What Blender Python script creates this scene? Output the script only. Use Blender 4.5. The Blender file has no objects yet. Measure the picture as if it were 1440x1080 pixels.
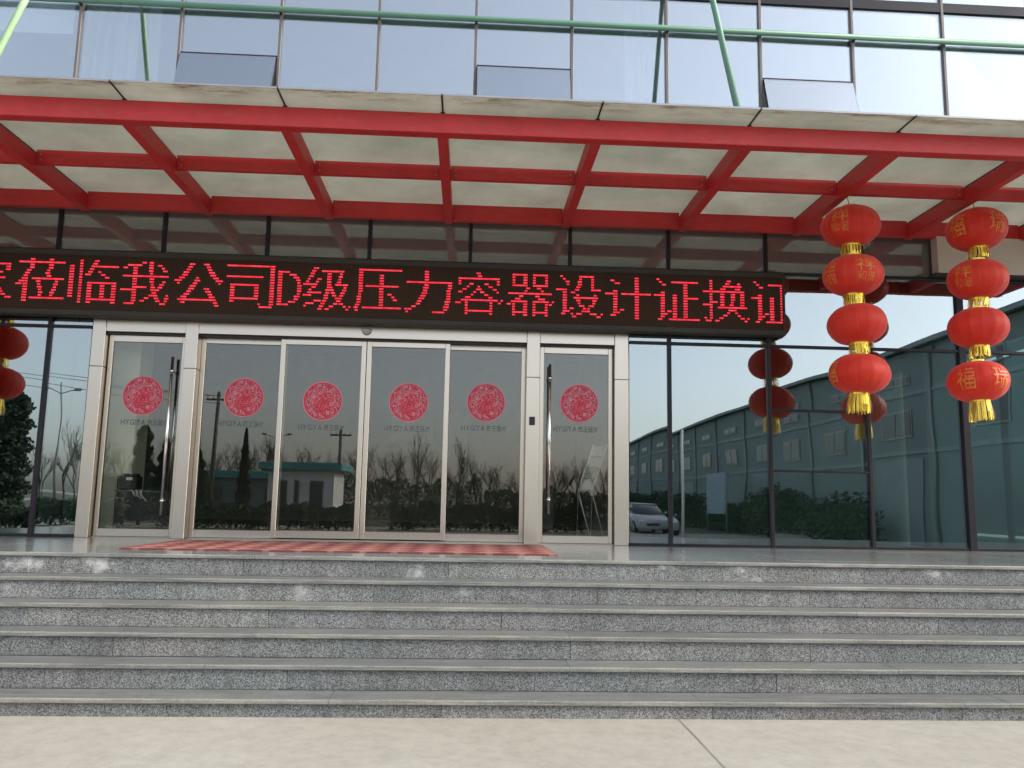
import bpy, bmesh, math, random
from mathutils import Vector, Matrix, noise
from mathutils.bvhtree import BVHTree

S = bpy.context.scene
C = S.collection
rnd = random.Random(7)

# ------------------------------------------------------------------ camera
cam_d = bpy.data.cameras.new("camera")
cam = bpy.data.objects.new("camera", cam_d)
C.objects.link(cam)
CR = Vector((0.99837206, -0.05410303, 0.01805775))
CU = Vector((-0.02545995, -0.13941965, 0.98990603))
CF = Vector((0.05103931, 0.98875428, 0.14057015))
CP = Vector((-0.0721, -9.3692, 0.4831))
cam.matrix_world = Matrix(((CR.x, CU.x, -CF.x, CP.x), (CR.y, CU.y, -CF.y, CP.y), (CR.z, CU.z, -CF.z, CP.z), (0, 0, 0, 1)))
cam_d.sensor_width = 36.0
cam_d.lens = 1153.94 / 1440 * 36
cam_d.clip_end = 2000
S.camera = cam

# ------------------------------------------------------------------ light
SUN_EL, SUN_AZ = math.radians(34), math.radians(109)      # azimuth from +Y towards +X
W = bpy.data.worlds.new("World")
S.world = W
W.use_nodes = True
wn, wl = W.node_tree.nodes, W.node_tree.links
wn.clear()
sky = wn.new("ShaderNodeTexSky")
sky.sky_type = 'NISHITA'
sky.sun_disc = False
sky.sun_elevation = SUN_EL
sky.sun_rotation = SUN_AZ
sky.air_density = 1.0
sky.dust_density = 2.2
sky.ozone_density = 2.0
bg = wn.new("ShaderNodeBackground")
bg.inputs["Strength"].default_value = 0.15
wo = wn.new("ShaderNodeOutputWorld")
hs = wn.new("ShaderNodeHueSaturation")          # thin winter haze: paler than a clear sky
hs.inputs["Saturation"].default_value = 0.5
wl.new(sky.outputs[0], hs.inputs["Color"])
wl.new(hs.outputs[0], bg.inputs[0])
wl.new(bg.outputs[0], wo.inputs[0])
sun_d = bpy.data.lights.new("sun", 'SUN')
sun_d.energy = 1.5
sun_d.angle = math.radians(12)
sun_d.color = (1.0, 0.94, 0.86)
sun = bpy.data.objects.new("sun", sun_d)
C.objects.link(sun)
tosun = Vector((math.sin(SUN_AZ) * math.cos(SUN_EL), math.cos(SUN_AZ) * math.cos(SUN_EL), math.sin(SUN_EL)))
sun.rotation_euler = tosun.to_track_quat('Z', 'Y').to_euler()
sun.location = tosun * 40
S.view_settings.view_transform = 'Standard'
S.view_settings.look = 'None'
S.view_settings.exposure = 1.42
S.view_settings.gamma = 1.0
S.view_settings.use_curve_mapping = False

# ------------------------------------------------------------------ materials
def new_mat(name):
    m = bpy.data.materials.new(name)
    m.use_nodes = True
    n, l = m.node_tree.nodes, m.node_tree.links
    n.clear()
    out = n.new("ShaderNodeOutputMaterial")
    return m, n, l, out

def pos(n):
    return n.new("ShaderNodeNewGeometry").outputs["Position"]

def noise_tex(n, l, vec, scale, detail=4, rough=0.6):
    t = n.new("ShaderNodeTexNoise")
    t.inputs["Scale"].default_value = scale
    t.inputs["Detail"].default_value = detail
    t.inputs["Roughness"].default_value = rough
    l.new(vec, t.inputs["Vector"])
    return t.outputs["Fac"]

def ramp(n, l, fac, stops):
    r = n.new("ShaderNodeValToRGB")
    e = r.color_ramp.elements
    e[0].position, e[0].color = stops[0][0], (*stops[0][1], 1)
    e[1].position, e[1].color = stops[-1][0], (*stops[-1][1], 1)
    for p, c in stops[1:-1]:
        x = e.new(p)
        x.color = (*c, 1)
    l.new(fac, r.inputs[0])
    return r.outputs[0]

def mixc(n, l, fac, a, b, mode='MIX'):
    m = n.new("ShaderNodeMix")
    m.data_type = 'RGBA'
    m.blend_type = mode
    for s, v in ((m.inputs[0], fac), (m.inputs[6], a), (m.inputs[7], b)):
        if isinstance(v, (int, float)):
            s.default_value = v
        elif isinstance(v, tuple):
            s.default_value = (*v, 1)
        else:
            l.new(v, s)
    return m.outputs[2]

def mathn(n, l, op, a, b=0.0, clamp=False):
    m = n.new("ShaderNodeMath")
    m.operation = op
    m.use_clamp = clamp
    for s, v in ((m.inputs[0], a), (m.inputs[1], b)):
        if isinstance(v, (int, float)):
            s.default_value = v
        else:
            l.new(v, s)
    return m.outputs[0]

def stretch(n, l, vec, sc):
    m = n.new("ShaderNodeMapping")
    m.inputs["Scale"].default_value = sc
    l.new(vec, m.inputs["Vector"])
    return m.outputs[0]

def bump(n, l, h, strength, dist, bsdf):
    b = n.new("ShaderNodeBump")
    b.inputs["Strength"].default_value = strength
    b.inputs["Distance"].default_value = dist
    l.new(h, b.inputs["Height"])
    l.new(b.outputs[0], bsdf.inputs["Normal"])

def pm(name, col, rough=0.5, metal=0.0, var=0.12, scale=3.0, bmp=0.0, bscale=60.0, spec=0.5, sc=(1, 1, 1), rvar=0.1, dark=None):
    m, n, l, out = new_mat(name)
    b = n.new("ShaderNodeBsdfPrincipled")
    v = stretch(n, l, pos(n), sc)
    f = noise_tex(n, l, v, scale, 5)
    lo = tuple(c * (1 - var) for c in col) if dark is None else dark
    hi = tuple(min(1, c * (1 + var)) for c in col)
    l.new(ramp(n, l, f, [(0.3, lo), (0.7, hi)]), b.inputs["Base Color"])
    r = mathn(n, l, 'MULTIPLY_ADD', f, rvar)
    r.node.inputs[2].default_value = rough - rvar * 0.5
    l.new(r, b.inputs["Roughness"])
    b.inputs["Metallic"].default_value = metal
    b.inputs["Specular IOR Level"].default_value = spec
    if bmp:
        bump(n, l, noise_tex(n, l, v, bscale, 3), bmp, 0.01, b)
    l.new(b.outputs[0], out.inputs[0])
    return m

M = {}

def granite(name, dark, light, cell, contrast, rough, stains, spots=0.0, streak=0.0):
    m, n, l, out = new_mat(name)
    b = n.new("ShaderNodeBsdfPrincipled")
    p = pos(n)
    vo = n.new("ShaderNodeTexVoronoi")
    vo.inputs["Scale"].default_value = cell
    l.new(p, vo.inputs["Vector"])
    sep = n.new("ShaderNodeSeparateColor")
    l.new(vo.outputs["Color"], sep.inputs[0])
    base = ramp(n, l, sep.outputs[0], [(0.0, dark), (0.5 - contrast, tuple(a * 0.6 + c * 0.4 for a, c in zip(dark, light))), (0.9, light)])
    big = noise_tex(n, l, p, 1.7, 5, 0.7)
    base = mixc(n, l, 0.5, base, ramp(n, l, big, [(0.3, (0.62, 0.62, 0.6)), (0.72, (1.15, 1.13, 1.1))]), 'MULTIPLY')
    # warm and green tinted panels of stone
    tint = noise_tex(n, l, stretch(n, l, p, (0.6, 0.6, 3.1)), 1.1, 2)
    base = mixc(n, l, 0.35, base, ramp(n, l, tint, [(0.35, (0.84, 1.0, 0.98)), (0.65, (1.05, 0.98, 0.93))]), 'MULTIPLY')
    if stains:
        # pale lime bloom that has run out of the upper joints
        st = noise_tex(n, l, stretch(n, l, p, (1.6, 1.0, 2.2)), 1.5, 6, 0.65)
        sx = n.new("ShaderNodeSeparateXYZ")
        l.new(p, sx.inputs[0])
        hi = n.new("ShaderNodeMapRange")
        hi.inputs[1].default_value, hi.inputs[2].default_value = -0.42, -0.12
        l.new(sx.outputs[2], hi.inputs[0])
        mr = n.new("ShaderNodeMapRange")
        mr.inputs[1].default_value, mr.inputs[2].default_value = 0.58, 0.72
        l.new(st, mr.inputs[0])
        f = mathn(n, l, 'MULTIPLY', mr.outputs[0], hi.outputs[0])
        f = mathn(n, l, 'MULTIPLY', f, stains)
        base = mixc(n, l, f, base, (0.62, 0.61, 0.58))
    oi = n.new("ShaderNodeObjectInfo")
    base = mixc(n, l, 1.0, base, ramp(n, l, oi.outputs["Random"], [(0.0, (0.82, 0.83, 0.84)), (0.5, (1.0, 1.0, 1.0)), (1.0, (1.16, 1.14, 1.1))]), 'MULTIPLY')
    run = noise_tex(n, l, stretch(n, l, p, (7, 7, 0.8)), 1.4, 5, 0.7)
    base = mixc(n, l, 0.5, base, ramp(n, l, run, [(0.36, (0.62, 0.61, 0.58)), (0.56, (1.05, 1.05, 1.05))]), 'MULTIPLY')
    if streak:
        s2 = noise_tex(n, l, stretch(n, l, p, (0.9, 14, 14)), 2.0, 5, 0.7)
        base = mixc(n, l, streak, base, ramp(n, l, s2, [(0.38, (0.12, 0.125, 0.12)), (0.68, (0.46, 0.44, 0.39))]))
    l.new(base, b.inputs["Base Color"])
    b.inputs["Roughness"].default_value = rough
    bump(n, l, sep.outputs[0], 0.12, 0.004, b)
    l.new(b.outputs[0], out.inputs[0])
    return m

def glass(name, refl, edge, tint, gloss_tint, wave, wscale=0.9, rough=0.0, backed=False):
    m, n, l, out = new_mat(name)
    g = n.new("ShaderNodeBsdfGlossy")
    g.inputs["Color"].default_value = (*gloss_tint, 1)
    g.inputs["Roughness"].default_value = rough
    t = n.new("ShaderNodeBsdfDiffuse" if backed else "ShaderNodeBsdfTransparent")
    t.inputs["Color"].default_value = (*tint, 1)
    fr = n.new("ShaderNodeFresnel")
    fr.inputs["IOR"].default_value = 1.5
    f = mathn(n, l, 'MULTIPLY_ADD', fr.outputs[0], edge)
    f.node.inputs[2].default_value = refl
    f.node.use_clamp = True
    mx = n.new("ShaderNodeMixShader")
    l.new(f, mx.inputs[0])
    l.new(t.outputs[0], mx.inputs[1])
    l.new(g.outputs[0], mx.inputs[2])
    if wave:
        oi = n.new("ShaderNodeObjectInfo")
        add = n.new("ShaderNodeVectorMath")
        add.operation = 'ADD'
        l.new(pos(n), add.inputs[0])
        l.new(oi.outputs["Location"], add.inputs[1])
        h = noise_tex(n, l, add.outputs[0], wscale, 1.0, 0.4)
        b = n.new("ShaderNodeBump")
        b.inputs["Strength"].default_value = 1.0
        b.inputs["Distance"].default_value = wave
        l.new(h, b.inputs["Height"])
        l.new(b.outputs[0], g.inputs["Normal"])
    l.new(mx.outputs[0], out.inputs[0])
    return m

M['riser'] = granite('granite_flamed', (0.033, 0.034, 0.035), (0.315, 0.312, 0.302), 185, 0.05, 0.62, 0.9)
M['tread'] = granite('granite_tread', (0.072, 0.076, 0.074), (0.15, 0.154, 0.15), 210, 0.1, 0.5, 0.0, streak=0.2)
M['nosing'] = granite('granite_worn_edge', (0.09, 0.09, 0.082), (0.23, 0.22, 0.19), 160, 0.1, 0.5, 0.0, streak=0.4)
M['landing'] = granite('granite_polished', (0.14, 0.145, 0.14), (0.28, 0.285, 0.27), 220, 0.1, 0.1, 0.0, streak=0.1)

def concrete():
    m, n, l, out = new_mat('concrete')
    b = n.new("ShaderNodeBsdfPrincipled")
    p = pos(n)
    c = ramp(n, l, noise_tex(n, l, p, 0.6, 6, 0.65), [(0.3, (0.295, 0.272, 0.222)), (0.7, (0.35, 0.33, 0.28))])
    c = mixc(n, l, 0.4, c, ramp(n, l, noise_tex(n, l, p, 9, 6, 0.7), [(0.32, (0.62, 0.61, 0.59)), (0.60, (1.06, 1.06, 1.06))]), 'MULTIPLY')
    c = mixc(n, l, 0.35, c, ramp(n, l, noise_tex(n, l, p, 160, 2, 0.5), [(0.3, (0.7, 0.7, 0.7)), (0.7, (1.15, 1.15, 1.15))]), 'MULTIPLY')
    l.new(c, b.inputs["Base Color"])
    b.inputs["Roughness"].default_value = 0.8
    bump(n, l, noise_tex(n, l, p, 120, 3), 0.15, 0.004, b)
    l.new(b.outputs[0], out.inputs[0])
    return m

M['concrete'] = concrete()
M['joint'] = pm('joint_tar', (0.15, 0.14, 0.12), 0.9)
M['grout'] = pm('grout', (0.16, 0.16, 0.15), 0.9)
M['steel'] = pm('brushed_stainless', (0.54, 0.475, 0.40), 0.30, 1.0, 0.06, 8, 0.03, 40, sc=(30, 30, 0.6), rvar=0.14)
M['chrome'] = pm('polished_stainless', (0.78, 0.76, 0.73), 0.14, 1.0, 0.05, 8)
M['rubber'] = pm('black_rubber', (0.02, 0.02, 0.02), 0.6)
M['mullion'] = pm('dark_aluminium', (0.02, 0.018, 0.022), 0.45, 0.0, 0.1, spec=0.2)
M['mullion_up'] = pm('bronze_aluminium', (0.13, 0.11, 0.105), 0.5, 0.3, 0.1)
def red_paint():
    m, n, l, out = new_mat('weathered_red_paint')
    b = n.new("ShaderNodeBsdfPrincipled")
    p = pos(n)
    c = ramp(n, l, noise_tex(n, l, p, 1.6, 6, 0.7), [(0.3, (0.42, 0.018, 0.020)), (0.7, (0.55, 0.026, 0.027))])
    fade = noise_tex(n, l, stretch(n, l, p, (1.0, 1.0, 5.0)), 5, 7, 0.75)
    c = mixc(n, l, ramp(n, l, fade, [(0.5, (0, 0, 0)), (0.75, (0.5, 0.5, 0.5))]), c, (0.42, 0.10, 0.09))
    chip = noise_tex(n, l, p, 38, 4, 0.7)
    c = mixc(n, l, ramp(n, l, chip, [(0.70, (0, 0, 0)), (0.76, (0.8, 0.8, 0.8))]), c, (0.12, 0.03, 0.02))
    l.new(c, b.inputs["Base Color"])
    r = mathn(n, l, 'MULTIPLY_ADD', fade, 0.4)
    r.node.inputs[2].default_value = 0.3
    l.new(r, b.inputs["Roughness"])
    bump(n, l, noise_tex(n, l, p, 14, 4), 0.08, 0.01, b)
    l.new(b.outputs[0], out.inputs[0])
    return m

M['red'] = red_paint()
M['green'] = pm('green_paint', (0.10, 0.22, 0.15), 0.5, 0.0, 0.1)
M['palegreen'] = pm('pale_green_paint', (0.30, 0.46, 0.25), 0.5, 0.0, 0.1)
M['beige'] = pm('beige_panel', (0.50, 0.45, 0.38), 0.55, 0.0, 0.06, 1.5)
M['cream'] = pm('cream_wall', (0.72, 0.70, 0.54), 0.7, 0.0, 0.05)
M['white'] = pm('white_paint', (0.82, 0.82, 0.80), 0.6, 0.0, 0.05)
M['curtain'] = pm('white_curtain', (0.82, 0.84, 0.86), 0.9, 0.0, 0.05)
M['lobby'] = pm('lobby_wall', (0.30, 0.28, 0.24), 0.7, 0.0, 0.1)
M['lobbyfloor'] = pm('lobby_floor', (0.22, 0.20, 0.17), 0.2, 0.0, 0.1)
M['black'] = pm('black_cabinet', (0.018, 0.017, 0.016), 0.4)
M['housing'] = pm('sign_housing', (0.04, 0.033, 0.026), 0.55, 0.0, 0.15, spec=0.25)
M['gold'] = pm('gold_foil', (0.86, 0.56, 0.07), 0.3, 0.75, 0.25, 60)
M['goldprint'] = pm('gold_print', (0.66, 0.27, 0.04), 0.55, 0.0, 0.2, 45, dark=(0.56, 0.05, 0.018))
M['standmetal'] = pm('silver_paint', (0.74, 0.74, 0.73), 0.35, 0.0, 0.05)
M['cord'] = pm('black_cord', (0.03, 0.025, 0.02), 0.8)
M['curtain_glass'] = glass('coated_curtain_glass', 0.225, 0.6, (0.48, 0.595, 0.58), (0.95, 0.98, 1.0), 0.0028)
M['upper_glass'] = glass('coated_upper_glass', 0.26, 0.6, (0.86, 0.90, 0.92), (0.95, 0.98, 1.0), 0.0015)
M['door_glass'] = glass('clear_door_glass', 0.025, 1.0, (0.90, 0.91, 0.88), (1.0, 0.98, 0.94), 0.0)
M['spandrel'] = glass('backed_spandrel_glass', 0.19, 0.6, (0.11, 0.118, 0.11), (0.95, 1.0, 0.97), 0.0015, backed=True)
M['car_glass'] = glass('car_glass', 0.1, 1.0, (0.15, 0.17, 0.18), (1, 1, 1), 0.0)

def fabric_red():
    m, n, l, out = new_mat('red_silk')
    b = n.new("ShaderNodeBsdfPrincipled")
    p = pos(n)
    c = ramp(n, l, noise_tex(n, l, p, 7, 4), [(0.3, (0.66, 0.022, 0.010)), (0.7, (0.80, 0.045, 0.014))])
    l.new(c, b.inputs["Base Color"])
    b.inputs["Roughness"].default_value = 0.55
    b.inputs["Sheen Weight"].default_value = 0.25
    bump(n, l, noise_tex(n, l, p, 240, 2), 0.15, 0.002, b)
    tr = n.new("ShaderNodeBsdfTranslucent")
    tr.inputs[0].default_value = (0.9, 0.08, 0.025, 1)
    mx = n.new("ShaderNodeMixShader")
    mx.inputs[0].default_value = 0.38
    l.new(b.outputs[0], mx.inputs[1])
    l.new(tr.outputs[0], mx.inputs[2])
    l.new(mx.outputs[0], out.inputs[0])
    return m

M['silk'] = fabric_red()

def canopy_glass():
    m, n, l, out = new_mat('milky_canopy_glass')
    p = pos(n)
    c = ramp(n, l, noise_tex(n, l, p, 0.9, 6, 0.7), [(0.3, (0.54, 0.555, 0.48)), (0.7, (0.76, 0.765, 0.68))])
    spots = noise_tex(n, l, p, 22, 3, 0.6)
    c = mixc(n, l, ramp(n, l, spots, [(0.74, (0, 0, 0)), (0.8, (0.6, 0.6, 0.6))]), c, (0.2, 0.17, 0.1))
    # leaf dirt and rust washed to the front lip
    sx = n.new("ShaderNodeSeparateXYZ")
    l.new(p, sx.inputs[0])
    lip = n.new("ShaderNodeMapRange")
    lip.inputs[1].default_value, lip.inputs[2].default_value = -2.52, -2.72
    l.new(sx.outputs[1], lip.inputs[0])
    d = noise_tex(n, l, stretch(n, l, p, (1.3, 6, 1)), 1.6, 8, 0.8)
    dm = n.new("ShaderNodeMapRange")
    dm.inputs[1].default_value, dm.inputs[2].default_value = 0.49, 0.64
    l.new(d, dm.inputs[0])
    c = mixc(n, l, mathn(n, l, 'MULTIPLY', dm.outputs[0], lip.outputs[0]), c, (0.20, 0.13, 0.05))
    tr = n.new("ShaderNodeBsdfTranslucent")
    l.new(c, tr.inputs[0])
    df = n.new("ShaderNodeBsdfDiffuse")
    l.new(c, df.inputs[0])
    mx = n.new("ShaderNodeMixShader")
    mx.inputs[0].default_value = 0.3
    l.new(tr.outputs[0], mx.inputs[1])
    l.new(df.outputs[0], mx.inputs[2])
    g = n.new("ShaderNodeBsdfGlossy")
    g.inputs["Roughness"].default_value = 0.15
    fr = n.new("ShaderNodeFresnel")
    fr.inputs[0].default_value = 1.4
    m2 = n.new("ShaderNodeMixShader")
    l.new(fr.outputs[0], m2.inputs[0])
    l.new(mx.outputs[0], m2.inputs[1])
    l.new(g.outputs[0], m2.inputs[2])
    l.new(m2.outputs[0], out.inputs[0])
    return m

M['canopy'] = canopy_glass()

def emit(name, col, k):
    m, n, l, out = new_mat(name)
    e = n.new("ShaderNodeEmission")
    f = noise_tex(n, l, pos(n), 26, 2, 0.5)
    l.new(ramp(n, l, f, [(0.35, tuple(c * 0.75 for c in col)), (0.65, (col[0], col[1] * 1.9, col[2] * 1.9))]), e.inputs[0])
    e.inputs[1].default_value = k
    l.new(e.outputs[0], out.inputs[0])
    return m

M['led'] = emit('lit_red_led', (1.0, 0.03, 0.05), 0.5)

def led_board():
    m, n, l, out = new_mat('led_board')
    b = n.new("ShaderNodeBsdfPrincipled")
    p = pos(n)
    w = n.new("ShaderNodeTexVoronoi")
    w.inputs["Scale"].default_value = 48
    w.inputs["Randomness"].default_value = 0.0
    l.new(p, w.inputs["Vector"])
    c = ramp(n, l, w.outputs["Distance"], [(0.25, (0.065, 0.036, 0.024)), (0.55, (0.014, 0.011, 0.008))])
    c = mixc(n, l, 0.5, c, ramp(n, l, noise_tex(n, l, p, 3, 4), [(0.3, (0.75, 0.85, 0.65)), (0.7, (1.3, 1.05, 0.9))]), 'MULTIPLY')
    l.new(c, b.inputs["Base Color"])
    b.inputs["Roughness"].default_value = 0.75
    b.inputs["Specular IOR Level"].default_value = 0.12
    l.new(b.outputs[0], out.inputs[0])
    return m

M['ledboard'] = led_board()

def papercut():
    m, n, l, out = new_mat('paper_cut_print')
    b = n.new("ShaderNodeBsdfPrincipled")
    tc = n.new("ShaderNodeTexCoord")
    o = tc.outputs["Object"]
    v = n.new("ShaderNodeTexVoronoi")
    v.feature = 'DISTANCE_TO_EDGE'
    v.inputs["Scale"].default_value = 24
    sw = n.new("ShaderNodeTexNoise")
    sw.inputs["Scale"].default_value = 11
    l.new(o, sw.inputs["Vector"])
    wsc = n.new("ShaderNodeVectorMath")
    wsc.operation = 'MULTIPLY_ADD'
    wsc.inputs[1].default_value = (0.22, 0.0, 0.22)
    l.new(sw.outputs["Color"], wsc.inputs[0])
    l.new(o, wsc.inputs[2])
    l.new(wsc.outputs[0], v.inputs["Vector"])
    nz = noise_tex(n, l, o, 30, 4, 0.7)
    f = mathn(n, l, 'MULTIPLY_ADD', nz, 0.22)
    l.new(v.outputs["Distance"], f.node.inputs[2])
    inner = ramp(n, l, f, [(0.11, (0.52, 0.24, 0.26)), (0.17, (0.52, 0.05, 0.08)), (0.25, (0.46, 0.008, 0.024))])
    outer = ramp(n, l, f, [(0.10, (0.46, 0.31, 0.31)), (0.17, (0.48, 0.10, 0.13)), (0.27, (0.40, 0.015, 0.04))])
    ln = n.new("ShaderNodeVectorMath")
    ln.operation = 'LENGTH'
    sub = n.new("ShaderNodeVectorMath")
    sub.operation = 'SUBTRACT'
    sub.inputs[1].default_value = (0.012, 0, -0.03)
    l.new(o, sub.inputs[0])
    l.new(sub.outputs[0], ln.inputs[0])
    mr = n.new("ShaderNodeMapRange")
    mr.inputs[1].default_value, mr.inputs[2].default_value = 0.11, 0.15
    l.new(ln.outputs["Value"], mr.inputs[0])
    l.new(mixc(n, l, mr.outputs[0], inner, outer), b.inputs["Base Color"])
    b.inputs["Roughness"].default_value = 0.5
    l.new(b.outputs[0], out.inputs[0])
    return m

M['papercut'] = papercut()
M['papered'] = pm('paper_red', (0.50, 0.012, 0.04), 0.5)
M['papink'] = pm('paper_pink', (0.55, 0.19, 0.21), 0.5)
M['decal'] = pm('grey_lettering', (0.10, 0.11, 0.10), 0.6)

def mat_weave():
    m, n, l, out = new_mat('woven_mat')
    b = n.new("ShaderNodeBsdfPrincipled")
    p = pos(n)
    mp = n.new("ShaderNodeMapping")
    mp.inputs["Rotation"].default_value = (0, 0, math.radians(45))
    l.new(p, mp.inputs["Vector"])
    ch = n.new("ShaderNodeTexChecker")
    ch.inputs["Scale"].default_value = 5.0
    l.new(mp.outputs[0], ch.inputs["Vector"])
    c = mixc(n, l, ch.outputs["Fac"], (0.36, 0.155, 0.125), (0.18, 0.036, 0.034))
    c = mixc(n, l, 0.45, c, ramp(n, l, noise_tex(n, l, p, 14, 5, 0.7), [(0.3, (0.65, 0.62, 0.6)), (0.7, (1.25, 1.2, 1.15))]), 'MULTIPLY')
    l.new(c, b.inputs["Base Color"])
    b.inputs["Roughness"].default_value = 0.95
    bump(n, l, noise_tex(n, l, p, 150, 2), 0.6, 0.01, b)
    l.new(b.outputs[0], out.inputs[0])
    return m

M['mat'] = mat_weave()
M['bark'] = pm('bark', (0.07, 0.055, 0.042), 0.9)
M['conifer'] = pm('conifer_leaf', (0.022, 0.04, 0.02), 0.8, var=0.4, scale=4)
M['hedge'] = pm('hedge_leaf', (0.035, 0.05, 0.022), 0.8, var=0.4, scale=2)
M['hallwall'] = pm('pale_green_render', (0.185, 0.235, 0.228), 0.8, var=0.08, scale=0.4)
M['hallroof'] = pm('hall_roof', (0.22, 0.27, 0.27), 0.6)
M['darkglass'] = pm('dark_window', (0.05, 0.065, 0.07), 0.15)
M['teal'] = pm('teal_roof', (0.10, 0.36, 0.36), 0.5)
M['greypole'] = pm('galvanised', (0.28, 0.28, 0.28), 0.5, 0.5)
M['woodpole'] = pm('concrete_pole', (0.12, 0.11, 0.1), 0.8)
M['carpaint'] = pm('white_car_paint', (0.42, 0.42, 0.42), 0.2, 0.0, 0.02)
M['paleblue'] = pm('pale_blue_board', (0.24, 0.33, 0.38), 0.5, var=0.3, scale=6)
M['alu'] = pm('aluminium', (0.7, 0.7, 0.7), 0.3, 0.9)
M['grass'] = pm('winter_grass', (0.07, 0.07, 0.035), 0.9, var=0.3)

# ------------------------------------------------------------------ helpers
cache = {}
ROOT = {}

def tag(o, label=None, cat=None, group=None, kind=None):
    if label: o['label'] = label
    if cat: o['category'] = cat
    if group: o['group'] = group
    if kind: o['kind'] = kind
    return o

def thing(name, loc, label, cat, group=None):
    o = bpy.data.objects.new(name, None)
    o.location = loc
    o.empty_display_size = 0.2
    C.objects.link(o)
    ROOT[o] = Vector(loc)
    return tag(o, label, cat, group)

def link(o, parent=None):
    """o.location is given in world space; parents are pure translations"""
    C.objects.link(o)
    ROOT[o] = Vector(o.location)
    if parent is not None:
        o.parent = parent
        o.location = ROOT[o] - ROOT[parent]
    return o

def mesh_obj(name, bm_or_me, mat, parent=None, loc=(0, 0, 0), smooth=False):
    if isinstance(bm_or_me, bmesh.types.BMesh):
        me = bpy.data.meshes.new(name)
        bm_or_me.to_mesh(me)
        bm_or_me.free()
    else:
        me = bm_or_me
    if mat is not None and not me.materials:
        for x in (mat if isinstance(mat, (list, tuple)) else [mat]):
            me.materials.append(x)
    if smooth:
        for p in me.polygons:
            p.use_smooth = True
    o = bpy.data.objects.new(name, me)
    o.location = loc
    return link(o, parent)

def bm_box(bm, x0, x1, y0, y1, z0, z1):
    v = [bm.verts.new(c) for c in ((x0, y0, z0), (x1, y0, z0), (x1, y1, z0), (x0, y1, z0), (x0, y0, z1), (x1, y0, z1), (x1, y1, z1), (x0, y1, z1))]
    return [bm.faces.new([v[i] for i in f]) for f in ((0, 3, 2, 1), (4, 5, 6, 7), (0, 1, 5, 4), (1, 2, 6, 5), (2, 3, 7, 6), (3, 0, 4, 7))]

def box(name, x0, x1, y0, y1, z0, z1, mat, parent=None, bev=0.0, share=True):
    dx, dy, dz = (x1 - x0) / 2, (y1 - y0) / 2, (z1 - z0) / 2
    key = (round(dx, 4), round(dy, 4), round(dz, 4), mat.name, round(bev, 4))
    me = cache.get(key) if share else None
    if me is None:
        bm = bmesh.new()
        bm_box(bm, -dx, dx, -dy, dy, -dz, dz)
        if bev:
            bmesh.ops.bevel(bm, geom=list(bm.edges), offset=bev, segments=1, affect='EDGES', clamp_overlap=True)
        me = bpy.data.meshes.new(name)
        bm.to_mesh(me)
        bm.free()
        me.materials.append(mat)
        cache[key] = me
    return mesh_obj(name, me, None, parent, ((x0 + x1) / 2, (y0 + y1) / 2, (z0 + z1) / 2))

def bm_tube(bm, pts, rad, seg=8, cap=True):
    pts = [Vector(p) for p in pts]
    rad = rad if isinstance(rad, (list, tuple)) else [rad] * len(pts)
    rings = []
    for i, p in enumerate(pts):
        d = (pts[min(i + 1, len(pts) - 1)] - pts[max(i - 1, 0)]).normalized()
        a = d.orthogonal().normalized() if abs(d.z) < 0.95 else d.cross(Vector((0, 1, 0))).normalized()
        b = d.cross(a)
        rings.append([bm.verts.new(p + (a * math.cos(t) + b * math.sin(t)) * rad[i]) for t in (2 * math.pi * k / seg for k in range(seg))])
    for r0, r1 in zip(rings, rings[1:]):
        # align start vertices to avoid twisting
        best = min(range(seg), key=lambda s: (r1[s].co - r0[0].co).length)
        r1[:] = r1[best:] + r1[:best]
        if (r1[1].co - r0[1].co).length > (r1[-1].co - r0[1].co).length:
            r1[:] = [r1[0]] + r1[:0:-1]
        for k in range(seg):
            bm.faces.new((r0[k], r0[(k + 1) % seg], r1[(k + 1) % seg], r1[k]))
    if cap:
        bm.faces.new(rings[0])
        bm.faces.new(rings[-1])
    bmesh.ops.recalc_face_normals(bm, faces=list(bm.faces))

def tube(name, pts, rad, mat, parent=None, seg=10, smooth=True):
    base = Vector(pts[0])
    bm = bmesh.new()
    bm_tube(bm, [Vector(p) - base for p in pts], rad, seg)
    return mesh_obj(name, bm, mat, parent, base, smooth)

glyphs = {}
def glyph(ch, bold=0.0):
    """mesh of one written character, fitted to the unit square"""
    key = (ch, bold)
    if key not in glyphs:
        c = bpy.data.curves.new('glyph', 'FONT')
        c.body = ch
        c.resolution_u = 3
        c.offset = bold
        o = bpy.data.objects.new('glyph', c)
        C.objects.link(o)
        dg = bpy.context.evaluated_depsgraph_get()
        me = bpy.data.meshes.new_from_object(o.evaluated_get(dg))
        vs = [v.co.copy() for v in me.vertices]
        me.calc_loop_triangles()
        tris = [tuple(t.vertices) for t in me.loop_triangles]
        bpy.data.objects.remove(o)
        bpy.data.curves.remove(c)
        bpy.data.meshes.remove(me)
        xs, ys = [v.x for v in vs], [v.y for v in vs]
        x0, x1, y0, y1 = min(xs), max(xs), min(ys), max(ys)
        asp = (x1 - x0) / (y1 - y0)
        vs = [Vector(((v.x - x0) / (x1 - x0), (v.y - y0) / (y1 - y0), 0)) for v in vs]
        glyphs[key] = (vs, tris, asp, BVHTree.FromPolygons(vs, tris))
    return glyphs[key]

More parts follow.
